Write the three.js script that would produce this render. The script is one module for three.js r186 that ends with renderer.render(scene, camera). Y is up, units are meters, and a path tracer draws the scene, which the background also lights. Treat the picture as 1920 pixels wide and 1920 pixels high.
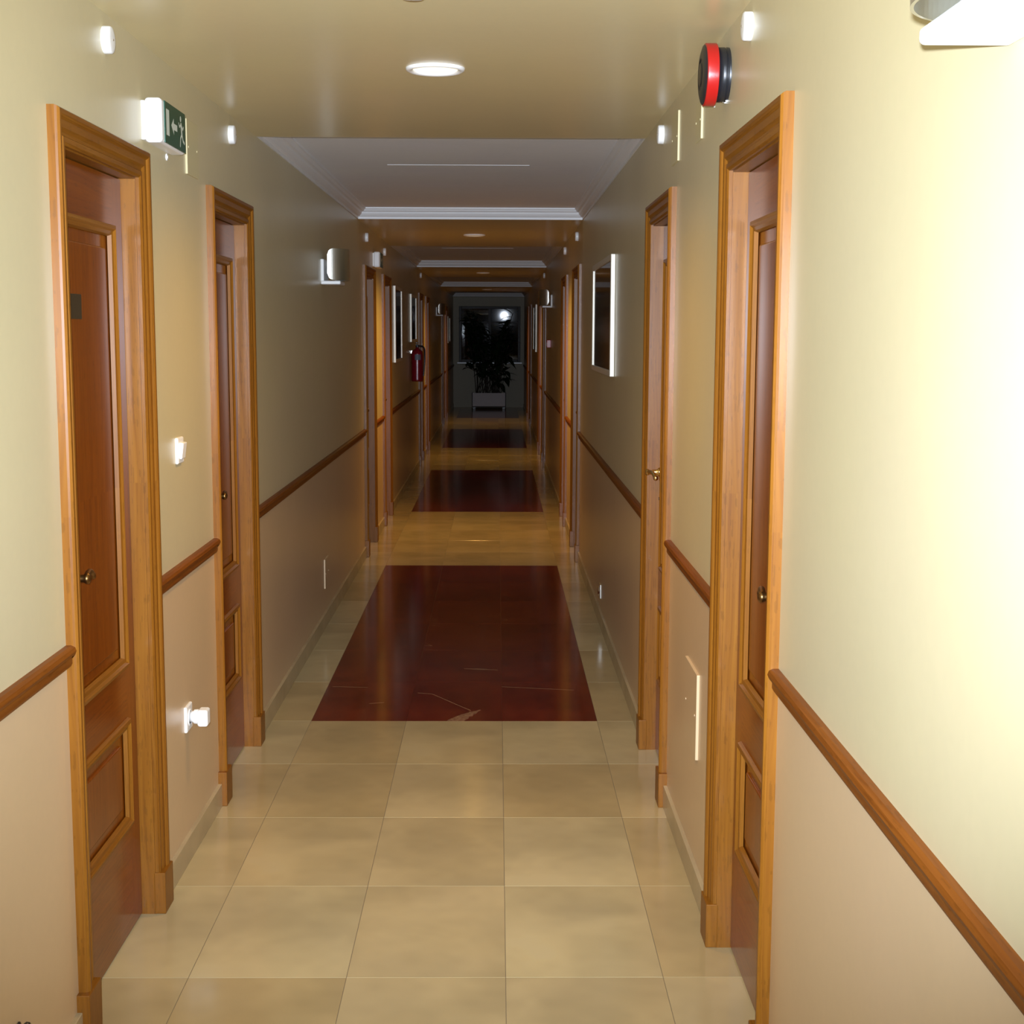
import * as THREE from 'three';
import { mergeGeometries } from 'three/addons/utils/BufferGeometryUtils.js';
import { RoundedBoxGeometry } from 'three/addons/geometries/RoundedBoxGeometry.js';

// ------------------------------------------------------------------ camera, light, exposure
const scene = new THREE.Scene();
scene.background = new THREE.Color(0x000000);
const camera = new THREE.PerspectiveCamera(39.83, 1, 0.05, 120);
camera.position.set(0, 1.6, 0);
camera.rotation.order = 'YXZ';
camera.rotation.set(-0.1262, -0.0109, 0.0036);
camera.updateMatrixWorld(true);
scene.add(camera);

const renderer = new THREE.WebGLRenderer({ antialias: true });
renderer.toneMapping = THREE.LinearToneMapping;
renderer.toneMappingExposure = 1.0;
renderer.shadowMap.enabled = true;

// the compact camera's flash, just above the lens
const FLASH = 107;
const flash = new THREE.SpotLight(new THREE.Color().setRGB(0.85, 0.955, 1.12), FLASH, 0, 0.62, 1.0, 2);
flash.name = 'camera_flash';
flash.position.set(-0.015, 1.635, 0.02);
flash.target.position.set(0.04, 1.42, -5);
flash.castShadow = true;
flash.shadow.radius = 0.6;
scene.add(flash, flash.target);

// warm recessed ceiling lamps: [distance down the corridor, strength]
const LAMPS = [[4.21, 4.1], [11.22, 9.0], [18.25, 5.0], [25.25, 3.2]];
const LAMP_COLOR = new THREE.Color().setRGB(1, 0.56, 0.13);

// ------------------------------------------------------------------ helpers
let seed = 20231;
function rnd() { seed = (seed * 1664525 + 1013904223) >>> 0; return seed / 4294967296; }
const rr = (a, b) => a + (b - a) * rnd();

const used = {};
function numbered(name) {
  const n = used[name] = (used[name] ?? -1) + 1;
  return n === 0 ? name : `${name}_${String(n).padStart(3, '0')}`;
}
function mesh(name, geometry, material, parent) {
  const m = new THREE.Mesh(geometry, material);
  m.name = name; m.castShadow = true; m.receiveShadow = true;
  if (parent) parent.add(m);
  return m;
}
function thing(name, label, category, pos = [0, 0, 0], group) {
  const g = new THREE.Group();
  g.name = numbered(name); g.position.set(...pos);
  g.userData = { label, category };
  if (group) g.userData.group = group;
  scene.add(g);
  return g;
}
function structure(name, label) {
  const g = new THREE.Group();
  g.name = name; g.userData = { kind: 'structure' };
  if (label) g.userData.label = label;
  scene.add(g);
  return g;
}
// box between two corners, uv in metres by face (v follows the grain axis)
function box(x0, y0, z0, x1, y1, z1, grain = 'y') {
  const g = new THREE.BoxGeometry(Math.abs(x1 - x0), Math.abs(y1 - y0), Math.abs(z1 - z0));
  g.translate((x0 + x1) / 2, (y0 + y1) / 2, (z0 + z1) / 2);
  return metres(g, grain);
}
function rbox(x0, y0, z0, x1, y1, z1, r = 0.004, seg = 2, grain = 'y') {
  const g = new RoundedBoxGeometry(Math.abs(x1 - x0), Math.abs(y1 - y0), Math.abs(z1 - z0), seg, r);
  g.translate((x0 + x1) / 2, (y0 + y1) / 2, (z0 + z1) / 2);
  return metres(g, grain);
}
function metres(g, grain = 'y', ou = 0, ov = 0) {
  const p = g.attributes.position, n = g.attributes.normal, uv = new Float32Array(p.count * 2);
  const ax = { x: 0, y: 1, z: 2 }[grain];
  for (let i = 0; i < p.count; i++) {
    const P = [p.getX(i), p.getY(i), p.getZ(i)], N = [Math.abs(n.getX(i)), Math.abs(n.getY(i)), Math.abs(n.getZ(i))];
    const k = N[0] >= N[1] && N[0] >= N[2] ? 0 : N[1] >= N[2] ? 1 : 2;
    const others = [0, 1, 2].filter((a) => a !== k);
    let v = others.includes(ax) ? ax : others[1];
    const u = others.find((a) => a !== v);
    uv[2 * i] = P[u] + ou + k * 0.37; uv[2 * i + 1] = P[v] + ov;
  }
  g.setAttribute('uv', new THREE.BufferAttribute(uv, 2));
  return g;
}
const join = (list) => mergeGeometries(list.map((g) => (g.index ? g.toNonIndexed() : g)));
// flat-shaded geometry from quads [a,b,c,d] and their uv
function quads(list) {
  const pos = [], uv = [];
  for (const { p, t } of list) for (const i of [0, 1, 2, 0, 2, 3]) { pos.push(...p[i]); uv.push(...(t ? t[i] : [0, 0])); }
  const g = new THREE.BufferGeometry();
  g.setAttribute('position', new THREE.Float32BufferAttribute(pos, 3));
  g.setAttribute('uv', new THREE.Float32BufferAttribute(uv, 2));
  g.computeVertexNormals();
  return g;
}
// lathe along +x (outward axis), profile [[along, radius], ...]
function latheX(profile, seg = 32) {
  const g = new THREE.LatheGeometry(profile.map(([a, r]) => new THREE.Vector2(Math.max(r, 1e-5), a)), seg);
  g.rotateZ(-Math.PI / 2);
  return g;
}

// ------------------------------------------------------------------ procedural textures
function lattice(n, s) { // periodic value noise
  const a = new Float32Array(n * n); let q = s >>> 0;
  for (let i = 0; i < a.length; i++) { q = (q * 1664525 + 1013904223) >>> 0; a[i] = q / 4294967296; }
  const sm = (t) => t * t * (3 - 2 * t);
  return (u, v) => {
    const x = (u - Math.floor(u)) * n, y = (v - Math.floor(v)) * n, i = Math.floor(x) % n, j = Math.floor(y) % n;
    const fx = sm(x - Math.floor(x)), fy = sm(y - Math.floor(y)), i1 = (i + 1) % n, j1 = (j + 1) % n;
    return (a[j * n + i] * (1 - fx) + a[j * n + i1] * fx) * (1 - fy) + (a[j1 * n + i] * (1 - fx) + a[j1 * n + i1] * fx) * fy;
  };
}
const enc = (c) => 255 * (c <= 0.0031308 ? 12.92 * c : 1.055 * Math.pow(c, 1 / 2.4) - 0.055);
function texture(w, h, su, sv, f, srgb = true) {
  const d = new Uint8Array(w * h * 4);
  for (let j = 0; j < h; j++) for (let i = 0; i < w; i++) {
    const c = f((i + 0.5) / w, (j + 0.5) / h), k = 4 * (j * w + i);
    for (let q = 0; q < 3; q++) d[k + q] = Math.max(0, Math.min(255, Math.round(srgb ? enc(c[q]) : 255 * c[q])));
    d[k + 3] = 255;
  }
  const t = new THREE.DataTexture(d, w, h, THREE.RGBAFormat);
  if (srgb) t.colorSpace = THREE.SRGBColorSpace;
  t.wrapS = t.wrapT = THREE.RepeatWrapping; t.magFilter = THREE.LinearFilter; t.minFilter = THREE.LinearFilter;
  t.repeat.set(1 / su, 1 / sv); t.needsUpdate = true;
  return t;
}
const n8 = lattice(8, 11), n16 = lattice(16, 22), n32 = lattice(32, 33), n64 = lattice(64, 44), n128 = lattice(128, 55), n4 = lattice(4, 66), n5 = lattice(5, 77);
const fbm = (u, v) => 0.5 * n4(u, v) + 0.27 * n8(u, v) + 0.14 * n16(u, v) + 0.09 * n32(u, v);

const woodMap = texture(256, 512, 0.3, 1.2, (u, v) => {
  const w = u + 0.05 * (n4(u, v) - 0.5);
  const g = 0.45 * n64(w, v * 0.06 + 0.3) + 0.3 * n128(w, v * 0.1) + 0.25 * n16(w, v * 0.25);
  const pore = n128(u, v * 0.35) > 0.8 ? 0.82 : 1;
  const k = (0.72 + 0.56 * g) * pore;
  return [0.78 * k, 0.70 * k * (0.9 + 0.2 * g), 0.60 * k * (0.85 + 0.3 * g)];
});
const plasterMap = texture(256, 256, 1.7, 1.7, (u, v) => {
  const k = 0.93 + 0.07 * fbm(u, v) + 0.02 * (n128(u, v) - 0.5), t = n5(u, v) - 0.5;
  return [k, k * (1 + 0.012 * t), k * (1 - 0.03 * t)];
});
const creamMap = texture(384, 384, 1.3, 1.3, (u, v) => {
  const a = fbm(u + 0.12 * n8(u, v), v * 1.0 + 0.1 * n5(u, v)), b = n32(u, v), c = fbm(v + 0.37, u + 0.11);
  const k = 0.66 + 0.48 * a + 0.05 * (b - 0.5);
  return [k, k * (0.985 + 0.02 * c), k * (0.93 + 0.1 * c)];
});
function redVein(u, v) {
  const a = fbm(u, v), b = fbm(v + 0.3, u + 0.7), line = Math.abs(a - 0.5 + 0.15 * (n16(u, v) - 0.5));
  const vein = line < 0.0035 && b > 0.52 ? 1 : 0;
  const k = 0.6 + 0.8 * b + 0.35 * (n32(u, v) - 0.5);
  return [k, vein];
}
const redMap = texture(512, 512, 1.6, 1.6, (u, v) => {
  const [k, vein] = redVein(u, v);
  return vein ? [0.30, 0.13, 0.06] : [0.135 * k, 0.0125 * k * k, 0.006 * k];
});
// the slab with the pale wedge-shaped vein; one slab per repeat
function segDist(px, py, ax, ay, bx, by) {
  const t = Math.max(0, Math.min(1, ((px - ax) * (bx - ax) + (py - ay) * (by - ay)) / ((bx - ax) ** 2 + (by - ay) ** 2)));
  return [Math.hypot(px - ax - t * (bx - ax), py - ay - t * (by - ay)), t];
}
const veinMaps = [
  { lines: [[0.06, 0.70, 0.22, 0.67], [0.22, 0.67, 0.66, 0.25]], wedge: [0.76, 0.26, 0.50, 0.0] },
  { lines: [[0.06, 0.87, 0.46, 0.85], [0.55, 0.42, 0.70, 0.45]] },
  { lines: [[0.0, 0.87, 0.82, 0.78]] },
  { lines: [[0.55, 0.40, 0.95, 0.36]], wedge: [0.55, 0.40, 0.80, 0.38], fat: 0.35 },
].map(({ lines, wedge, fat = 1 }) => texture(256, 384, 1, 1, (u, v) => {
  const wob = 0.012 * (n32(u, v) - 0.5), [k] = redVein(u * 0.3, v * 0.4);
  let m = 0;
  for (const l of lines) m = Math.max(m, 1 - segDist(u, v, ...l)[0] / (0.009 + wob * 0.3));
  if (wedge) { const [d, t] = segDist(u, v, ...wedge); if (d < fat * (0.06 * (0.3 + t) + 2.5 * wob)) m = Math.max(m, (0.4 + 0.6 * n64(u, v)) * (fat < 1 ? 0.6 : 1)); }
  const b = [0.135 * k, 0.0125 * k * k, 0.006 * k], w = [0.36, 0.20, 0.11];
  return b.map((c, i) => c * (1 - m) + w[i] * m);
}));

// ------------------------------------------------------------------ materials
const std = (rgb, roughness = 0.5, extra = {}) => new THREE.MeshStandardMaterial({ color: new THREE.Color().setRGB(...rgb), roughness, ...extra });
const phys = (rgb, roughness = 0.5, extra = {}) => new THREE.MeshPhysicalMaterial({ color: new THREE.Color().setRGB(...rgb), roughness, ...extra });
const M = {
  wallUpper: std([0.60, 0.522, 0.318], 0.34, { map: plasterMap }),
  wallLower: std([0.62, 0.455, 0.27], 0.34, { map: plasterMap }),
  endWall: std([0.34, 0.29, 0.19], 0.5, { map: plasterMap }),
  ceilingLow: std([0.73, 0.62, 0.35], 0.28, { map: plasterMap }),
  ceilingHigh: std([0.88, 0.88, 0.89], 0.75, { map: plasterMap }),
  crown: std([0.80, 0.80, 0.79], 0.5),
  wood: phys([0.262, 0.106, 0.011], 0.5, { map: woodMap, clearcoat: 0.5, clearcoatRoughness: 0.31, specularIntensity: 0.1 }),
  woodLeaf: phys([0.225, 0.058, 0.0025], 0.45, { map: woodMap, clearcoat: 0.75, clearcoatRoughness: 0.16, specularIntensity: 0.1 }),
  woodRail: phys([0.225, 0.072, 0.009], 0.5, { map: woodMap, clearcoat: 0.3, clearcoatRoughness: 0.34, specularIntensity: 0.1 }),
  bed: std([0.05, 0.012, 0.008], 0.6),
  grout: std([0.21, 0.165, 0.10], 0.7),
  skirting: std([0.50, 0.40, 0.24], 0.25, { map: creamMap }),
  cream: [[0.53, 0.42, 0.225], [0.50, 0.385, 0.195], [0.545, 0.445, 0.245]].map((c) => std(c, 0.16, { map: creamMap })),
  red: std([1, 1, 1], 0.13, { map: redMap }),
  vein: veinMaps.map((map) => std([1, 1, 1], 0.13, { map })),
  white: std([0.86, 0.86, 0.84], 0.35),
  plate: std([0.58, 0.51, 0.285], 0.34),
  plateLow: std([0.60, 0.445, 0.265], 0.34),
  black: std([0.012, 0.013, 0.016], 0.35),
  redPlastic: std([0.40, 0.010, 0.008], 0.3),
  redPaint: std([0.20, 0.004, 0.012], 0.25),
  oldBrass: std([0.22, 0.12, 0.04], 0.35, { metalness: 1 }),
  brass: std([0.83, 0.60, 0.26], 0.22, { metalness: 1 }),
  bronze: std([0.035, 0.024, 0.010], 0.45, { metalness: 0.2 }),
  steel: std([0.66, 0.65, 0.58], 0.30, { metalness: 1 }),
  silver: std([0.66, 0.61, 0.50], 0.4, { metalness: 0.3 }),
  chrome: std([0.85, 0.85, 0.86], 0.15, { metalness: 1 }),
  opal: std([0.88, 0.88, 0.85], 0.3),
  green: std([0.006, 0.10, 0.055], 0.3),
  leaf: phys([0.018, 0.035, 0.014], 0.24, { side: THREE.DoubleSide }),
  stem: std([0.03, 0.02, 0.01], 0.7),
  planter: std([0.55, 0.50, 0.49], 0.5),
  labelGrey: std([0.12, 0.13, 0.16], 0.5),
  soil: std([0.02, 0.014, 0.01], 0.9),
  windowFrame: std([0.025, 0.016, 0.010], 0.5),
  sill: std([0.82, 0.82, 0.84], 0.25),
  pane: phys([0.9, 0.93, 0.92], 0.02, { transmission: 1, thickness: 0, ior: 1.5 }),
};

// ------------------------------------------------------------------ plan of the corridor (metres; d runs away from the camera)
const XL = -0.9416, XR = 0.5791, YC = 2.356, YH = 2.43, NEAR = -2.4, END = 30.6, RAIL = 0.8965, TH = 0.14;
const DOORS_L = [[3.04, 3.83], [4.665, 5.425]], DOORS_R = [[2.83, 3.61], [4.65, 5.385]];
const PERIOD = 7.0;
const doorsL = [], doorsR = [];
for (let k = 0; k < 4; k++) {
  for (const [a, b] of DOORS_L) if (b + k * PERIOD < END - 0.2) doorsL.push([a + k * PERIOD, b + k * PERIOD]);
  for (const [a, b] of DOORS_R) if (b + k * PERIOD < END - 0.2) doorsR.push([a + k * PERIOD, b + k * PERIOD]);
}
const CASING = 0.078, H_IN = 1.992, LEAF_W = -0.036;
const recesses = [[5.67, 9.70], [12.67, 16.72], [19.67, 23.7], [26.67, 30.2]];

// ------------------------------------------------------------------ walls
function makeWall(name, label, X, side, doors) { // side +1: wall on the left, its mass towards -x
  const g = structure(name, label), up = [], low = [];
  const x0 = X, x1 = X - side * TH;
  let d = NEAR;
  const piece = (a, b) => { up.push(box(x0, RAIL, -a, x1, 2.56, -b, 'z')); low.push(box(x0, 0, -a, x1, RAIL, -b, 'z')); };
  for (const [n, f] of doors) {
    const a = n + CASING - 0.018, b = f - CASING + 0.018;
    piece(d, a);
    up.push(box(x0, H_IN + 0.018, -a, x1, 2.56, -b, 'z'));
    d = b;
  }
  piece(d, END + 0.1);
  mesh('upper_wall', join(up), M.wallUpper, g);
  mesh('lower_wall', join(low), M.wallLower, g);
  return g;
}
makeWall('wall_left', 'long cream plaster wall on the left with a salmon lower part', XL, 1, doorsL);
makeWall('wall_right', 'long cream plaster wall on the right with a salmon lower part', XR, -1, doorsR);
{
  const g = structure('wall_near', 'cream wall closing the corridor behind the camera');
  mesh('wall_panel', box(XL - TH, 0, -NEAR, XR + TH, 2.56, -NEAR + 0.12, 'x'), M.wallUpper, g);
}

// ------------------------------------------------------------------ ceiling: low glossy bands, raised white panels with crown moulding between them
{
  const g = structure('ceiling', 'low cream ceiling bands with raised white panels between them');
  const bands = []; let d = NEAR;
  for (const [a, b] of recesses) { bands.push([d, a]); d = b; }
  bands.push([d, END + 0.1]);
  for (const [a, b] of bands) mesh('ceiling_band', box(XL - TH, YC, -a, XR + TH, 2.60, -b, 'x'), M.ceilingLow, g);
  for (const [a, b] of recesses) {
    mesh('raised_panel', box(XL - TH, YH, -a - 0.0005, XR + TH, 2.60, -b + 0.0005, 'x'), M.ceilingHigh, g);
    mesh('panel_joint', box(-0.55, YH - 0.0015, -(a + 1.55), 0.16, YH, -(a + 1.558), 'x'), M.crown, g);
  }
}
// crown moulding: profile (out from wall, height) swept round the four sides with mitres
recesses.forEach(([a, b], i) => {
  const prof = [[0, YC], [0.006, YC], [0.006, YC + 0.014], [0.018, YC + 0.020], [0.030, YC + 0.034], [0.034, YC + 0.046], [0.046, YC + 0.050], [0.054, YC + 0.062], [0.060, YC + 0.066], [0.060, YH], [0, YH]];
  const sides = [];
  for (let s = 0; s < 4; s++) {
    const list = [];
    for (let k = 0; k + 1 < prof.length; k++) {
      const c = (o, y) => [[XL + o, y, -a - o], [XR - o, y, -a - o], [XR - o, y, -b + o], [XL + o, y, -b + o]];
      const p = c(...prof[k]), q = c(...prof[k + 1]), t = (s + 1) % 4;
      list.push({ p: [p[s], q[s], q[t], p[t]] });
    }
    sides.push(quads(list));
  }
  const g = structure(`trim_${i + 3}`, ['white crown moulding round the nearest raised ceiling panel', 'white crown moulding round the second raised ceiling panel', 'white crown moulding round the third raised ceiling panel', 'white crown moulding round the farthest raised ceiling panel'][i]);
  for (const s of sides) mesh('crown_moulding', s, M.crown, g);
});

// ------------------------------------------------------------------ floor: slab, cream marble tiles, red marble insets
{
  const g = structure('floor', 'polished cream marble floor with dark red marble insets');
  mesh('floor_slab', box(XL - TH, -0.12, -NEAR, XR + TH, -0.0015, -END - 0.1, 'x'), M.grout, g);
  const cols = [XL - 0.11, -0.767, -0.373, 0.025, 0.4195, XR + 0.11], GAP = 0.0013;
  const cache = new Map();
  function tileGeometry(w, l, v, gap = GAP) {
    const key = [w.toFixed(4), l.toFixed(4), v, gap].join();
    if (cache.has(key)) return cache.get(key);
    const s = new THREE.Shape(), hw = w / 2 - gap / 2 - 0.0006, hl = l / 2 - gap / 2 - 0.0006;
    s.moveTo(-hw, -hl); s.lineTo(hw, -hl); s.lineTo(hw, hl); s.lineTo(-hw, hl); s.closePath();
    const e = new THREE.ExtrudeGeometry(s, { depth: 0.0087, bevelEnabled: true, bevelSize: 0.0004, bevelThickness: 0.0003, bevelSegments: 1 });
    e.translate(0, 0, -0.0090); e.rotateX(-Math.PI / 2);
    metres(e, 'z', v * 0.61, v * 0.43);
    cache.set(key, e);
    return e;
  }
  function tile(x0, x1, d0, d1, mat, v, gap) {
    const m = mesh('marble_tile', tileGeometry(x1 - x0, d1 - d0, v, gap), mat, g);
    m.position.set((x0 + x1) / 2, 0, -(d0 + d1) / 2);
    return m;
  }
  const cream = (d0, d1, n, c0 = 0, c1 = 5) => {
    for (let j = 0; j < n; j++) for (let i = c0; i < c1; i++) {
      const l = (d1 - d0) / n;
      tile(cols[i], cols[i + 1], d0 + j * l, d0 + (j + 1) * l, M.cream[Math.floor(rnd() * 3)], Math.floor(rnd() * 4));
    }
  };
  const insets = [[5.713, 9.664], [12.62, 16.5], [19.72, 23.6], [26.7, 29.6]];
  cream(5.713 - 0.588 * 6, 5.713, 6);
  cream(NEAR, 5.713 - 0.588 * 6, 4);
  insets.forEach(([a, b], k) => {
    const n = k < 2 ? 6 : 3, l = (b - a) / n;
    mesh('inset_bed', box(cols[1], -0.004, -a, cols[4], -0.0012, -b, 'x'), M.bed, g);
    cream(a, b, n, 0, 1); cream(a, b, n, 4, 5);
    for (let j = 0; j < n; j++) for (let i = 1; i < 4; i++) {
      const special = k === 0 ? ({ '0,2': 0, '0,1': 1, '0,3': 2, '1,2': 3 })[[j, i].join()] : undefined;
      const m = tile(cols[i], cols[i + 1], a + j * l, a + (j + 1) * l, special === undefined ? M.red : M.vein[special], Math.floor(rnd() * 6), 0.0003);
      if (special !== undefined) {
        const w = cols[i + 1] - cols[i], q = m.geometry.clone(), p = q.attributes.position;
        for (let t = 0; t < p.count; t++) q.attributes.uv.setXY(t, p.getX(t) / w + 0.5, 0.5 - p.getZ(t) / l);
        m.geometry = q;
      }
    }
    const e = k + 1 < insets.length ? insets[k + 1][0] : END;
    cream(b, e, k < 2 ? 5 : 2);
  });
}

// ------------------------------------------------------------------ chair rails and marble skirting between the doors
function gaps(doors) { const out = []; let d = NEAR; for (const [n, f] of doors) { out.push([d, n]); d = f; } out.push([d, END]); return out; }
function railGeometry(X, s, a, b) {
  const prof = [[0, 0.872], [0.010, 0.872], [0.013, 0.878], [0.013, 0.893], [0.020, 0.898], [0.023, 0.906], [0.020, 0.914], [0.012, 0.918], [0, 0.918]], list = [];
  for (let k = 0; k + 1 < prof.length; k++) {
    const [w0, y0] = prof[k], [w1, y1] = prof[k + 1];
    list.push({ p: [[X + s * w0, y0, -a], [X + s * w1, y1, -a], [X + s * w1, y1, -b], [X + s * w0, y0, -b]], t: [[k * 0.011, a], [k * 0.011 + 0.01, a], [k * 0.011 + 0.01, b], [k * 0.011, b]] });
  }
  for (const e of [a, b]) for (let k = 1; k + 1 < prof.length; k++) list.push({ p: [[X, 0.872, -e], [X + s * prof[k][0], prof[k][1], -e], [X + s * prof[k + 1][0], prof[k + 1][1], -e], [X, 0.918, -e]] });
  return quads(list);
}
for (const [i, X, s, doors, side] of [[1, XL, 1, doorsL, 'left'], [2, XR, -1, doorsR, 'right']]) {
  const t = structure(`trim_${i}`, `dark oak chair rail along the ${side} wall`), b = structure(`baseboard_${side}`, `cream marble skirting along the ${side} wall`);
  for (const [a, e] of gaps(doors)) {
    mesh('rail_section', railGeometry(X, s, a, e), M.woodRail, t);
    mesh('baseboard_section', rbox(X - s * 0.002, 0.0, -(a + (a > 0 ? 0.015 : 0)), X + s * 0.012, 0.078, -(e - 0.015), 0.002, 1, 'z'), M.skirting, b);
  }
}

// ------------------------------------------------------------------ doors: oak casing, jamb, panelled leaf, handle
function casing(s, n, f) { // local: w outward = s*x, u along -z measured from 0 at the near outer edge
  const W = f - n, u0 = CASING - 0.004, u1 = W - CASING + 0.004, HC = H_IN + 0.004;
  const prof = [[0, -0.004], [0, 0.011], [0.006, 0.016], [0.016, 0.016], [0.020, 0.011], [0.026, 0.012], [0.034, 0.018], [0.050, 0.0185], [0.054, 0.0235], [0.059, 0.026], [0.068, 0.026], [0.072, 0.021], [0.074, 0.016], [0.074, -0.004]];
  const P = (a, k) => [[u0 - a, 0.0], [u0 - a, HC + a], [u1 + a, HC + a], [u1 + a, 0.0]][k];
  return [0, 1, 2].map((leg) => {
    const list = [];
    for (let k = 0; k + 1 < prof.length; k++) {
      const pt = ([a, w], c) => { const [u, y] = P(a, c); return [s * w, y, -u]; };
      const tv = ([a], c, q) => { const [u, y] = P(a, c); return [q * 0.013 + leg * 0.4, leg === 1 ? u : y]; };
      const A = prof[k], B = prof[k + 1];
      list.push({ p: [pt(A, leg), pt(B, leg), pt(B, leg + 1), pt(A, leg + 1)], t: [tv(A, leg, k), tv(B, leg, k + 1), tv(B, leg + 1, k + 1), tv(A, leg + 1, k)] });
    }
    return quads(list);
  });
}
function panelMoulding(s, u0, u1, y0, y1, w) {
  const prof = [[0, w], [0.003, w + 0.010], [0.012, w + 0.012], [0.018, w + 0.006], [0.026, w + 0.004], [0.030, w - 0.006]], list = [];
  const P = (o) => [[u0 + o, y0 + o], [u0 + o, y1 - o], [u1 - o, y1 - o], [u1 - o, y0 + o]];
  for (let k = 0; k + 1 < prof.length; k++) for (let c = 0; c < 4; c++) {
    const A = P(prof[k][0]), B = P(prof[k + 1][0]), e = (c + 1) % 4, wa = prof[k][1], wb = prof[k + 1][1];
    const pt = ([u, y], q) => [s * q, y, -u], along = c % 2 ? 0 : 1;
    list.push({ p: [pt(A[c], wa), pt(B[c], wb), pt(B[e], wb), pt(A[e], wa)], t: [[k * 0.02, A[c][along]], [k * 0.02 + 0.02, B[c][along]], [k * 0.02 + 0.02, B[e][along]], [k * 0.02, A[e][along]]] });
  }
  return quads(list);
}
function lever(s, u, dir, w, hy, len) {
  const g = [], plate = rbox(s * w, hy - 0.155, -(u - 0.019), s * (w + 0.006), hy + 0.05, -(u + 0.019), 0.0028, 2);
  const knob = latheX([[0, 0], [0, 0.017], [0.006, 0.017], [0.010, 0.010], [0.038, 0.009], [0.044, 0.012], [0.050, 0.012], [0.054, 0.006], [0.054, 0]], 20);
  if (s < 0) knob.rotateY(Math.PI);
  knob.translate(s * (w + 0.006), hy, -u);
  const c = new THREE.CatmullRomCurve3([[0, 0], [0.03, 0.005], [0.065, 0.006], [0.095, 0.0], [0.118, -0.010]].map(([t, y], i) => new THREE.Vector3(s * (w + 0.05 - 0.004 * i), hy + y, -(u + dir * t * len))));
  const bar = new THREE.TubeGeometry(c, 20, 0.0075, 10);
  const cap = new THREE.SphereGeometry(0.0095, 12, 8); cap.translate(s * (w + 0.034), hy - 0.01, -(u + dir * 0.118 * len));
  const hole = new THREE.CylinderGeometry(0.006, 0.006, 0.003, 12); hole.rotateZ(Math.PI / 2); hole.translate(s * (w + 0.0065), hy - 0.1, -u);
  return { plate, bar: join([knob, bar, cap]), hole };
}
function makeDoor(index, label, X, s, [n, f], handleFar, plaque) {
  const g = structure(`door_${index}`, label);
  g.position.set(X, 0, -n);
  const W = f - n, u0 = CASING, u1 = W - CASING;
  for (const [k, c] of casing(s, n, f).entries()) mesh(k === 1 ? 'head_casing' : 'side_casing', c, M.wood, g);
  for (const e of [0, 1]) { // plinth blocks close the marble skirting
    const a = e ? W - CASING - 0.001 : -0.017, b = e ? W + 0.017 : CASING + 0.001;
    mesh('plinth_block', rbox(s * -0.002, 0, -a, s * 0.029, 0.118, -b, 0.0025, 1), M.wood, g);
  }
  // jamb lining with stop
  mesh('jamb', box(s * -0.11, 0, -(u0 - 0.018), s * 0.002, H_IN + 0.018, -u0), M.wood, g);
  mesh('jamb', box(s * -0.11, 0, -u1, s * 0.002, H_IN + 0.018, -(u1 + 0.018)), M.wood, g);
  mesh('jamb', box(s * -0.11, H_IN, -u0, s * 0.002, H_IN + 0.018, -u1, 'z'), M.wood, g);
  // leaf: stiles and rails proud of two sunk panels
  const leaf = new THREE.Group(); leaf.name = 'door_leaf'; g.add(leaf);
  const L0 = u0 + 0.003, L1 = u1 - 0.003, w1 = LEAF_W, w0 = LEAF_W - 0.035, top = H_IN - 0.003, st = 0.088;
  const bars = [];
  const B = (a, b, y0, y1, grain) => box(s * w0, y0, -a, s * w1, y1, -b, grain);
  mesh('stile', B(L0, L0 + st, 0.006, top), M.woodLeaf, leaf);
  mesh('stile', B(L1 - st, L1, 0.006, top), M.woodLeaf, leaf);
  mesh('rail', B(L0 + st, L1 - st, 1.868, top, 'z'), M.woodLeaf, leaf);
  mesh('rail', B(L0 + st, L1 - st, 0.585, 0.722, 'z'), M.woodLeaf, leaf);
  mesh('rail', B(L0 + st, L1 - st, 0.006, 0.292, 'z'), M.woodLeaf, leaf);
  for (const [y0, y1] of [[0.722, 1.868], [0.292, 0.585]]) {
    const a = L0 + st, b = L1 - st;
    mesh('panel', join([box(s * (w0 + 0.01), y0, -a, s * (w1 - 0.009), y1, -b), rbox(s * (w0 + 0.01), y0 + 0.06, -(a + 0.06), s * (w1 - 0.002), y1 - 0.06, -(b - 0.06), 0.005, 1)]), M.woodLeaf, leaf);
    mesh('panel_moulding', panelMoulding(s, a, b, y0, y1, w1), M.wood, leaf);
  }
  const h = lever(s, handleFar ? L1 - 0.05 : L0 + 0.04, handleFar ? -1 : 1, w1, handleFar ? 1.085 : 1.045, handleFar ? 1 : 0.85), hm = handleFar ? M.brass : M.oldBrass;
  mesh('handle_plate', h.plate, hm, leaf); mesh('lever_handle', h.bar, hm, leaf); mesh('keyhole', h.hole, M.black, leaf);
  if (plaque) {
    const m = mesh('number_plaque', rbox(s * (w1 - 0.012), 1.628, -(L0 + 0.165), s * (w1 - 0.0002), 1.686, -(L0 + 0.25), 0.0008, 1), M.bronze, leaf);
    m.userData.label = 'small dark bronze plaque';
  }
  return g;
}
const ordinal = ['nearest', 'second', 'third', 'fourth', 'fifth', 'sixth', 'seventh', 'eighth'];
let doorIndex = 0;
doorsL.forEach((d, i) => makeDoor(++doorIndex, `${ordinal[i]} oak panelled door along the left wall`, XL, 1, d, false, true));
doorsR.forEach((d, i) => makeDoor(++doorIndex, `${ordinal[i]} oak panelled door along the right wall`, XR, -1, d, i === 1, false));

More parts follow.
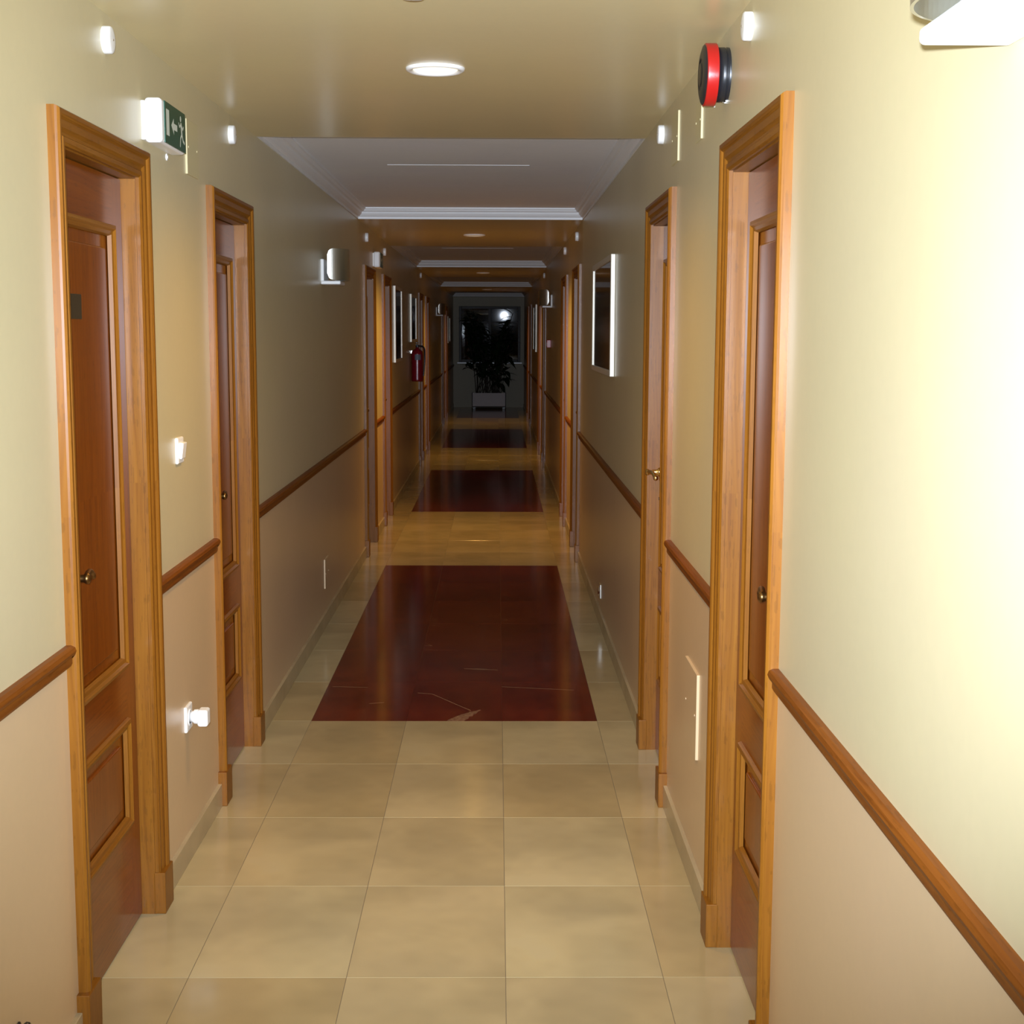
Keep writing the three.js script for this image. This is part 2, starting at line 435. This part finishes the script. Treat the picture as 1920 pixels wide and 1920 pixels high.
// ------------------------------------------------------------------ recessed ceiling lamps
{
  const labels = ['large bright round ceiling light glowing in the nearest cream ceiling band', 'round ceiling light in the second ceiling band, beyond the white raised panel', 'small dim round ceiling light in the third ceiling band down the corridor', 'farthest tiny round ceiling light above the dark end of the corridor'];
  LAMPS.forEach(([d, power], i) => {
    const t = thing('ceiling_light', labels[i], 'ceiling light', [-0.18, YC, -d], 'round ceiling lights along the corridor');
    const ring = new THREE.LatheGeometry([[0.064, -0.001], [0.066, -0.006], [0.076, -0.010], [0.084, -0.006], [0.086, 0.002]].map(([r, y]) => new THREE.Vector2(r, y)), 48);
    mesh('trim_ring', ring, M.white, t);
    const lens = new THREE.LatheGeometry([[0.0001, -0.0075], [0.03, -0.0072], [0.055, -0.0055], [0.067, -0.002]].map(([r, y]) => new THREE.Vector2(r, y)), 40);
    const glow = [1.5, 0.22, 0.12, 0.1][i];
    mesh('lens', lens, std([0.85, 0.83, 0.75], 0.3, { emissive: new THREE.Color().setRGB(1, 0.86, 0.5), emissiveIntensity: glow }), t);
    const l = new THREE.SpotLight(LAMP_COLOR, power, 0, 1.27, 0.75, 2);
    l.name = 'ceiling_light_beam'; l.position.set(-0.18, YC - 0.03, -d); l.target.position.set(-0.18, 0, -d);
    l.castShadow = true; l.shadow.radius = 2.5;
    scene.add(l, l.target);
  });
  const s = thing('smoke_detector', 'pale smoke detector on the ceiling cut by the top edge of the photo', 'smoke detector', [-0.185, YC, -3.20]);
  mesh('base', new THREE.LatheGeometry([[0.0001, -0.012], [0.048, -0.012], [0.052, -0.008], [0.052, 0.001]].map(([r, y]) => new THREE.Vector2(r, y)), 32), M.white, s);
  mesh('sensor_head', new THREE.LatheGeometry([[0.0001, -0.036], [0.022, -0.035], [0.034, -0.027], [0.038, -0.012]].map(([r, y]) => new THREE.Vector2(r, y)), 32), M.white, s);
}

// ------------------------------------------------------------------ round white indicator lamps above the doors
{
  const prof = [[-0.001, 0.032], [0.003, 0.0325], [0.017, 0.032], [0.020, 0.029], [0.0215, 0.02], [0.022, 0]];
  const body = latheX(prof, 36), led = new THREE.SphereGeometry(0.004, 10, 8);
  const put = (s, d, y, label) => {
    const t = thing('indicator_lamp', label, 'indicator lamp', [s > 0 ? XL : XR, y, -d], 'round white indicator lamps above the doors');
    if (s < 0) t.rotation.y = Math.PI;
    mesh('cap', body, M.white, t);
    const l = mesh('pilot_dot', led, M.grout, t); l.scale.setScalar(0.7); l.position.set(0.0215, 0, 0.0);
  };
  put(1, 3.505, 2.291, 'round white indicator lamp above the nearest door of the left wall');
  put(1, 5.10, 2.286, 'round white indicator lamp above the second door of the left wall');
  put(1, 10.28, 2.272, 'round white indicator lamp above the third door of the left wall');
  put(1, 11.90, 2.26, 'round white indicator lamp above the fourth door of the left wall');
  put(1, 17.5, 2.29, 'tiny indicator lamp above the fifth door of the left wall');
  put(-1, 3.335, 2.296, 'round white indicator lamp above the nearest door of the right wall');
  put(-1, 5.055, 2.288, 'round white indicator lamp above the second door of the right wall');
  put(-1, 10.3, 2.286, 'round white indicator lamp above the third door of the right wall');
  put(-1, 12.1, 2.286, 'round white indicator lamp above the fourth door of the right wall');
  put(-1, 17.4, 2.29, 'tiny indicator lamp above the fifth door of the right wall');
}

// ------------------------------------------------------------------ wall lamps: bent metal shield in front of an opal body on a white bracket
{
  const a = 0.118, pMin = 0.030, H = 0.166, R = 0.034, NS = 36;
  function shield(pMax) {
    const col = [], len = [];
    for (let i = 0; i <= NS; i++) { const th = (-86 + 172 * i / NS) * Math.PI / 180; col.push([pMin + (pMax - pMin) * Math.cos(th), a * Math.sin(th), Math.cos(th) / (pMax - pMin), Math.sin(th) / a]); }
    let L = 0; len.push(0);
    for (let i = 1; i <= NS; i++) { L += Math.hypot(col[i][0] - col[i - 1][0], col[i][1] - col[i - 1][1]); len.push(L); }
    const half = (i) => { const e = Math.min(len[i], L - len[i]); return e >= R ? H / 2 : H / 2 - R + Math.sqrt(Math.max(0, R * R - (R - e) ** 2)); };
    const list = [], T = 0.004, NV = 8;
    const pt = (i, v, inner) => { const [p, d, nx, nd] = col[i], q = Math.hypot(nx, nd), o = inner ? -T : 0; return [p + o * nx / q, v * half(i), -(d + o * nd / q)]; };
    for (let i = 0; i < NS; i++) {
      for (let j = 0; j < NV; j++) {
        const v0 = -1 + 2 * j / NV, v1 = -1 + 2 * (j + 1) / NV;
        list.push({ p: [pt(i, v0), pt(i + 1, v0), pt(i + 1, v1), pt(i, v1)] }, { p: [pt(i, v0, 1), pt(i, v1, 1), pt(i + 1, v1, 1), pt(i + 1, v0, 1)] });
      }
      for (const v of [-1, 1]) list.push({ p: [pt(i, v), pt(i, v, 1), pt(i + 1, v, 1), pt(i + 1, v)] });
    }
    for (const i of [0, NS]) list.push({ p: [pt(i, -1), pt(i, 1), pt(i, 1, 1), pt(i, -1, 1)] });
    return quads(list);
  }
  const sh = shield(0.143);
  const put = (s, d, y, label) => { // y = underside of the bracket
    const t = thing('wall_lamp', label, 'wall lamp', [s > 0 ? XL : XR, y, -d], 'wall lamps with bent metal shields');
    if (s < 0) t.rotation.y = Math.PI;
    mesh('back_plate', rbox(-0.002, 0.010, 0.105, 0.018, 0.135, -0.105, 0.006, 2), M.white, t);
    mesh('bracket', rbox(0, 0, 0.112, 0.106, 0.020, -0.112, 0.007, 3), M.white, t);
    const b = new THREE.CapsuleGeometry(0.036, 0.10, 8, 20); b.rotateX(Math.PI / 2); b.translate(0.062, 0.075, 0);
    mesh('opal_bulb', b, M.opal, t);
    const m = mesh('shield', sh, M.steel, t); m.position.y = 0.024 + H / 2;
    m.userData.label = 'bent satin metal shield';
  };
  put(-1, 1.53, 1.922, 'wall lamp cut by the top right corner of the photo, shiny metal shield');
  put(1, 7.75, 1.852, 'wall lamp with bent metal shield on the left wall past the second door');
  put(-1, 15.1, 1.862, 'distant wall lamp on the right wall, bright against the dark corridor');
  put(1, 22.1, 1.852, 'farthest tiny wall lamp on the left wall near the corridor end');
}

// ------------------------------------------------------------------ emergency exit signs
{
  const c = document.createElement('canvas'); c.width = 512; c.height = 224;
  const x = c.getContext('2d');
  x.fillStyle = '#0a4836'; x.fillRect(0, 0, 512, 224);
  x.fillStyle = '#cfd8cc'; x.fillRect(28, 38, 74, 142);                           // doorway
  x.beginPath(); x.moveTo(150, 112); x.lineTo(215, 66); x.lineTo(215, 94); x.lineTo(300, 94); x.lineTo(300, 130); x.lineTo(215, 130); x.lineTo(215, 158); x.closePath(); x.fill();
  x.beginPath(); x.arc(392, 44, 17, 0, 7); x.fill();                              // running figure
  x.lineCap = 'round'; x.strokeStyle = '#cfd8cc';
  const stroke = (w, ...p) => { x.lineWidth = w; x.beginPath(); x.moveTo(p[0], p[1]); for (let i = 2; i < p.length; i += 2) x.lineTo(p[i], p[i + 1]); x.stroke(); };
  stroke(32, 402, 78, 418, 128); stroke(13, 396, 76, 360, 92, 342, 74); stroke(13, 410, 78, 446, 98, 462, 82);
  stroke(17, 414, 130, 384, 154, 372, 198); stroke(17, 424, 130, 446, 162, 482, 172);
  const tx = new THREE.CanvasTexture(c); tx.colorSpace = THREE.SRGBColorSpace;
  const face = new THREE.MeshStandardMaterial({ map: tx, roughness: 0.32 });
  const put = (d, y, label) => { // near lower back corner
    const t = thing('exit_sign', label, 'exit sign', [XL, y, -d], 'green exit signs on the left wall');
    mesh('back_plate', rbox(-0.002, 0.006, 0, 0.010, 0.108, -0.30, 0.003, 2), M.white, t);
    mesh('housing', rbox(0.006, 0, -0.006, 0.052, 0.117, -0.292, 0.011, 4), M.white, t);
    const p = mesh('green_panel', (() => {
      const g = new THREE.BoxGeometry(0.004, 0.108, 0.246), uv = g.attributes.uv, q = g.attributes.position, nn = g.attributes.normal;
      for (let i = 0; i < q.count; i++) uv.setXY(i, nn.getX(i) > 0.5 ? 0.5 - q.getZ(i) / 0.246 : 0.01, nn.getX(i) > 0.5 ? q.getY(i) / 0.108 + 0.5 : 0.99);
      return g;
    })(), face, t);
    p.position.set(0.0525, 0.0585, -0.160);
    p.userData.label = 'dark green panel with white arrow and running figure';
  };
  put(3.845, 2.098, 'green exit sign in a white housing beside the nearest left door');
  put(10.85, 2.088, 'small distant exit sign between the third and fourth left doors');
}

// ------------------------------------------------------------------ red and black alarm sounder
{
  const t = thing('alarm_sounder', 'round red and black alarm sounder high on the right wall', 'alarm', [XR, 2.246, -3.665]);
  t.rotation.y = Math.PI;
  mesh('black_base', latheX([[-0.001, 0.066], [0.006, 0.0665], [0.007, 0.063], [0.010, 0.063], [0.011, 0.0665], [0.034, 0.0665], [0.034, 0.02]], 48), M.black, t);
  mesh('red_rim', latheX([[0.031, 0.06], [0.031, 0.0745], [0.033, 0.0765], [0.058, 0.0765], [0.0605, 0.074], [0.0605, 0.066]], 56), M.redPlastic, t);
  mesh('grille', latheX([[0.0595, 0.0735], [0.063, 0.071], [0.067, 0.058], [0.069, 0.040], [0.066, 0.038], [0.066, 0.030], [0.070, 0.028], [0.0705, 0]], 48), M.black, t);
  const strip = [];
  for (let i = 0; i < 5; i++) { const b = rbox(0.0, -0.003, -0.002, 0.006, 0.003, 0.002, 0.0008, 1), an = -0.5 - i * 0.32; b.translate(0, Math.sin(an) * 0.066, Math.cos(an) * 0.066); strip.push(b); }
  mesh('terminal_row', join(strip), M.white, t);
}

// ------------------------------------------------------------------ small fittings on the walls
function coverPlate(name, label, cat, s, d, y0, y1, len, mat, group, thick = 0.006) {
  const t = thing(name, label, cat, [s > 0 ? XL : XR, y0, -d], group);
  mesh('plate', rbox(s * -0.002, 0, 0, s * thick, y1 - y0, -len, 0.0018, 1), mat, t);
  const sc = [];
  for (const v of [0.5]) for (const u of [0.12, 0.88]) { const g = new THREE.CylinderGeometry(0.0035, 0.0035, 0.002, 10); g.rotateZ(Math.PI / 2); g.translate(s * (thick + 0.0003), (y1 - y0) * v, -len * u); sc.push(g); }
  for (const g of sc) mesh('screw', g, mat, t);
  return t;
}
coverPlate('cover_plate', 'cream cover plate high on the left wall just behind the exit sign', 'cover plate', 1, 4.375, 2.073, 2.237, 0.16, M.plate);
coverPlate('cover_plate', 'larger cream cover plate high on the right wall, farther of two behind the alarm', 'cover plate', -1, 4.605, 2.146, 2.304, 0.16, M.plate);
coverPlate('cover_plate', 'smaller cream cover plate high on the right wall right below the red alarm', 'cover plate', -1, 4.085, 2.146, 2.255, 0.11, M.plate);
coverPlate('cover_plate', 'salmon access plate low on the right wall between the two near doors', 'cover plate', -1, 3.93, 0.383, 0.633, 0.25, M.plateLow, undefined, 0.008);
coverPlate('cover_plate', 'cover plate low on the left wall below the wall lamp', 'cover plate', 1, 7.63, 0.205, 0.366, 0.16, M.plateLow);
for (const [s, y, d, label] of [[1, 2.092, 4.125, 'tiny white wall button under the exit sign'], [-1, 2.208, 3.872, 'tiny white wall button under the red alarm']]) {
  const t = thing('wall_button', label, 'wall button', [s > 0 ? XL : XR, y, -d]);
  if (s < 0) t.rotation.y = Math.PI;
  mesh('collar', latheX([[-0.001, 0.010], [0.002, 0.010], [0.0025, 0.008], [0.0025, 0]], 20), M.white, t);
  mesh('stud', latheX([[0.002, 0.005], [0.004, 0.0045], [0.0045, 0.003], [0.0045, 0]], 16), M.white, t);
}
{ // light switch
  const t = thing('light_switch', 'white light switch on the left wall between the two near doors', 'light switch', [XL, 1.252, -4.175]);
  const pl = rbox(-0.002, -0.039, 0.039, 0.009, 0.039, -0.039, 0.006, 3); mesh('plate', pl, M.white, t);
  const r = rbox(-0.005, -0.024, 0.024, 0.008, 0.024, -0.024, 0.003, 2); r.rotateZ(-0.13); r.translate(0.011, 0, 0); mesh('rocker', r, M.white, t);
}
{ // socket with plugged-in adaptor
  const t = thing('wall_socket', 'white wall socket low on the left wall holding a plug', 'wall socket', [XL, 0.435, -4.20]);
  mesh('plate', rbox(-0.002, -0.040, 0.040, 0.009, 0.040, -0.040, 0.005, 3), M.white, t);
  mesh('socket_ring', latheX([[0.008, 0.026], [0.011, 0.026], [0.012, 0.023], [0.009, 0.021], [0.009, 0]], 28), M.white, t);
  const p = thing('plug_adaptor', 'stepped white plug sticking out of the left wall socket', 'plug', [XL + 0.009, 0.437, -4.20]);
  mesh('plug_neck', latheX([[0, 0.0], [0, 0.017], [0.012, 0.018], [0.014, 0.022], [0.026, 0.023], [0.028, 0.019], [0.028, 0]], 28), M.white, p);
  mesh('plug_body', rbox(0.026, -0.027, 0.024, 0.058, 0.025, -0.024, 0.008, 3), M.white, p);
}
{ // chrome-lidded socket
  const t = thing('wall_socket', 'small shiny socket low on the right wall beside the red marble', 'wall socket', [XR, 0.178, -7.74]);
  t.rotation.y = Math.PI;
  mesh('plate', rbox(-0.002, -0.040, 0.040, 0.008, 0.040, -0.040, 0.004, 2), M.steel, t);
  mesh('lid', latheX([[0.007, 0.027], [0.013, 0.026], [0.017, 0.018], [0.018, 0]], 24), M.chrome, t);
}
{ // dark knob at the lower left corner
  const t = thing('door_stop', 'small black knob at the bottom left corner, low on the left wall', 'door stop', [XL, 0.236, -2.645]);
  mesh('stem', latheX([[-0.001, 0.013], [0.003, 0.013], [0.005, 0.007], [0.014, 0.007], [0.014, 0]], 18), M.black, t);
  mesh('rubber_head', latheX([[0.012, 0.0], [0.012, 0.010], [0.016, 0.013], [0.022, 0.012], [0.025, 0.007], [0.026, 0]], 20), M.black, t);
}

// ------------------------------------------------------------------ framed pictures
{
  const art = (q) => texture(64, 64, 1, 1, (u, v) => { const a = fbm(u * 0.9 + q, v), k = 0.6 + 0.6 * a; return [0.085 * k, 0.058 * k, 0.034 * k]; });
  const arts = [0.1, 0.45].map((q) => std([1, 1, 1], 0.06, { map: art(q) }));
  const put = (s, d0, d1, y0, y1, k, label) => {
    const t = thing('framed_picture', label, 'picture', [s > 0 ? XL : XR, y0, -d0], 'silver framed pictures along the corridor');
    const H = y1 - y0, L = d1 - d0, D = 0.024, W = 0.03;
    const bar = (a0, b0, a1, b1) => rbox(0, b0, -a0, s * D, b1, -a1, 0.004, 2, 'z');
    mesh('frame_bar', bar(0, 0, W, H), M.silver, t);
    mesh('frame_bar', bar(L - W, 0, L, H), M.silver, t);
    mesh('frame_bar', bar(W - 0.002, 0, L - W + 0.002, W), M.silver, t);
    mesh('frame_bar', bar(W - 0.002, H - W, L - W + 0.002, H), M.silver, t);
    mesh('print', box(s * 0.004, W - 0.004, -(W - 0.004), s * 0.016, H - W + 0.004, -(L - W + 0.004)), arts[k], t);
  };
  put(-1, 7.0, 8.35, 1.385, 1.985, 0, 'wide dark picture in a silver frame on the near right wall');
  put(1, 12.93, 13.83, 1.325, 2.02, 1, 'silver framed picture on the left wall just past the fourth door');
  put(1, 15.36, 16.3, 1.495, 2.012, 0, 'silver framed picture on the left wall right above the fire extinguisher');
  put(-1, 20.7, 22.0, 1.32, 2.01, 1, 'distant silver framed picture on the right wall');
  put(1, 26.78, 27.9, 1.40, 1.905, 0, 'farthest small silver framed picture on the left wall by the plants');
}

// ------------------------------------------------------------------ fire extinguisher and call point
{
  const t = thing('fire_extinguisher', 'dark red fire extinguisher hanging on the left wall under a picture', 'fire extinguisher', [XL + 0.072, 1.07, -15.5]);
  const lathe = (p, n = 32) => new THREE.LatheGeometry(p.map(([r, y]) => new THREE.Vector2(r, y)), n);
  mesh('cylinder', lathe([[0.0001, 0], [0.06, 0], [0.064, 0.006], [0.066, 0.02], [0.066, 0.29], [0.058, 0.325], [0.034, 0.347], [0.02, 0.352], [0.02, 0.368], [0.0001, 0.368]]), M.redPaint, t);
  mesh('label_band', new THREE.CylinderGeometry(0.0668, 0.0668, 0.06, 32, 1, true, -0.35, 1.0).translate(0, 0.262, 0), M.labelGrey, t);
  const v = [new THREE.CylinderGeometry(0.017, 0.017, 0.03, 16).translate(0, 0.380, 0), rbox(-0.012, 0.392, -0.02, 0.012, 0.402, 0.10, 0.003, 1), rbox(-0.012, 0.412, -0.02, 0.012, 0.422, 0.10, 0.003, 1)];
  mesh('valve', join(v.map((g) => (g.index ? g.toNonIndexed() : g))), M.black, t);
  const hose = new THREE.CatmullRomCurve3([[0.02, 0.385, 0], [0.07, 0.37, 0.02], [0.082, 0.28, 0.04], [0.078, 0.16, 0.045], [0.07, 0.06, 0.045]].map((p) => new THREE.Vector3(...p)));
  mesh('hose', new THREE.TubeGeometry(hose, 28, 0.009, 8), M.black, t);
  mesh('wall_hook', rbox(-0.073, 0.30, -0.012, -0.05, 0.335, 0.012, 0.003, 1), M.steel, t);
  const c = thing('fire_call_point', 'small red fire call point on the right wall far down the corridor', 'call point', [XR, 1.44, -15.3]);
  mesh('box', rbox(0.001, 0, 0, -0.045, 0.085, -0.085, 0.006, 2), M.redPlastic, c);
  mesh('glass', rbox(-0.044, 0.02, -0.02, -0.047, 0.06, -0.066, 0.001, 1), M.white, c);
}

// ------------------------------------------------------------------ end wall with window, planter and plants
const WX0 = -0.82, WX1 = 0.50, WY0 = 0.97, WY1 = 2.16;
{
  const g = structure('wall_end', 'cream end wall round the dark window');
  const z0 = -END, z1 = -END - 0.18;
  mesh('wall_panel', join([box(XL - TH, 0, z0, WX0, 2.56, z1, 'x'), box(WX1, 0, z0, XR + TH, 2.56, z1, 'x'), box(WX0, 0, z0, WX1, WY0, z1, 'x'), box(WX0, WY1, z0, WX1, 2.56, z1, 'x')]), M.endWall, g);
  const w = structure('window_1', 'dark night window at the far end of the corridor');
  const fz0 = -END - 0.05, fz1 = -END - 0.11, T = 0.055;
  const bar = (x0, y0, x1, y1) => mesh('window_frame', rbox(x0, y0, fz0, x1, y1, fz1, 0.006, 1), M.windowFrame, w);
  bar(WX0, WY0, WX0 + T, WY1); bar(WX1 - T, WY0, WX1, WY1); bar(WX0 + T, WY0, WX1 - T, WY0 + T); bar(WX0 + T, WY1 - T, WX1 - T, WY1);
  bar(-0.19, WY0 + T, -0.13, WY1 - T); bar(WX0 + T, 1.80, -0.19, 1.84); bar(-0.13, 1.80, WX1 - T, 1.84);
  for (const [x0, x1, y0, y1, tilt] of [[WX0 + T, -0.19, WY0 + T, 1.80, 0], [WX0 + T, -0.19, 1.84, WY1 - T, 0], [-0.13, WX1 - T, WY0 + T, 1.80, 0.0113], [-0.13, WX1 - T, 1.84, WY1 - T, 0.0113]]) {
    const p = mesh('pane', new THREE.PlaneGeometry(x1 - x0 + 0.01, y1 - y0 + 0.01), M.pane, w);
    p.position.set((x0 + x1) / 2, (y0 + y1) / 2, -END - 0.08);
    p.rotation.set(tilt, -0.46 * tilt, 0);
  }
  mesh('window_sill', rbox(WX0 - 0.04, WY0 - 0.035, -END + 0.07, WX1 + 0.04, WY0, -END - 0.05, 0.008, 2, 'x'), M.sill, w);
}
{
  const PX = -0.17, PD = 29.95;
  const t = thing('potted_plant', 'dark leafy plant in a low white planter box at the far end of the corridor', 'plant', [PX, 0, -PD]);
  const W = 0.36, D = 0.15, Y0 = 0.045, Y1 = 0.34;
  mesh('box', join([rbox(-W, Y0, D, W, Y1, D - 0.02, 0.004, 1), rbox(-W, Y0, -D + 0.02, W, Y1, -D, 0.004, 1), rbox(-W, Y0, D, -W + 0.02, Y1, -D, 0.004, 1), rbox(W - 0.02, Y0, D, W, Y1, -D, 0.004, 1), rbox(-W, Y0, D, W, Y0 + 0.02, -D, 0.004, 1)]), M.planter, t);
  mesh('soil', box(-W + 0.018, Y0 + 0.02, D - 0.018, W - 0.018, Y1 - 0.03, -D + 0.018), M.soil, t);
  for (const x of [-1, 1]) for (const z of [-1, 1]) mesh('foot', rbox(x * (W - 0.05) - 0.03, 0, z * (D - 0.04) + 0.03, x * (W - 0.05) + 0.03, Y0 + 0.004, z * (D - 0.04) - 0.03, 0.004, 1), M.black, t);

  // leaf: pointed blade, arched and folded along the rib
  function blade(L, Wd, droop) {
    const list = [], N = 6, at = (i, q) => { const s = i / N, w = Wd * Math.sin(Math.PI * Math.pow(s, 0.7)) * q; return [w, Math.abs(q) * w * 0.0 + Math.abs(w) * 0.25 - droop * s * s * L, s * L]; };
    for (let i = 0; i < N; i++) for (const [a, b] of [[-1, 0], [0, 1]]) list.push({ p: [at(i, a), at(i, b), at(i + 1, b), at(i + 1, a)] });
    return quads(list);
  }
  const blades = [blade(0.24, 0.055, 0.35), blade(0.30, 0.065, 0.5), blade(0.19, 0.05, 0.25)];
  const blob = [[-0.50, 1.70, 0.30, 0.42, 15], [0.30, 1.56, 0.20, 0.48, 12], [-0.12, 1.22, 0.42, 0.28, 11], [0.10, 0.78, 0.24, 0.24, 5], [-0.45, 1.0, 0.30, 0.22, 6]];
  for (const [cx, cy, rx, ry, n] of blob) for (let k = 0; k < n; k++) {
    const p = new THREE.Group(); p.name = 'plant_branch'; t.add(p);
    const bx = rr(-0.28, 0.28), bz = rr(-0.09, 0.09), an = k * 2.4 + rr(-0.5, 0.5), q = Math.sqrt((k + 0.5) / n);
    const tx = Math.max(-0.56, Math.min(0.50, cx - PX + rx * q * Math.cos(an))), ty = cy + ry * q * Math.sin(an), tz = rr(-0.12, 0.16);
    const c = new THREE.CatmullRomCurve3([[bx, 0.28, bz], [bx + (tx - bx) * 0.2, 0.28 + (ty - 0.28) * 0.4, bz + (tz - bz) * 0.3], [bx + (tx - bx) * 0.6, 0.28 + (ty - 0.28) * 0.78, bz + (tz - bz) * 0.6], [tx, ty, tz]].map((v) => new THREE.Vector3(...v)));
    mesh('stem', new THREE.TubeGeometry(c, 10, 0.008, 5), M.stem, p);
    for (let i = 0; i < 8; i++) {
      const l = mesh('leaf', blades[Math.floor(rnd() * 3)], M.leaf, p), at = c.getPoint(0.62 + 0.38 * (i + 0.5) / 8);
      l.position.copy(at); l.rotation.set(rr(-0.9, 0.4), i * 2.4 + rr(-0.4, 0.4), 0, 'YXZ');
      // leaves near the walls turn inward
      const side = at.x + PX > 0.20 ? -1 : at.x + PX < -0.58 ? 1 : 0;
      if (side) l.rotation.y = side * rr(0.6, 2.5);
      l.scale.setScalar(rr(0.9, 1.25));
    }
  }
}

renderer.render(scene, camera);
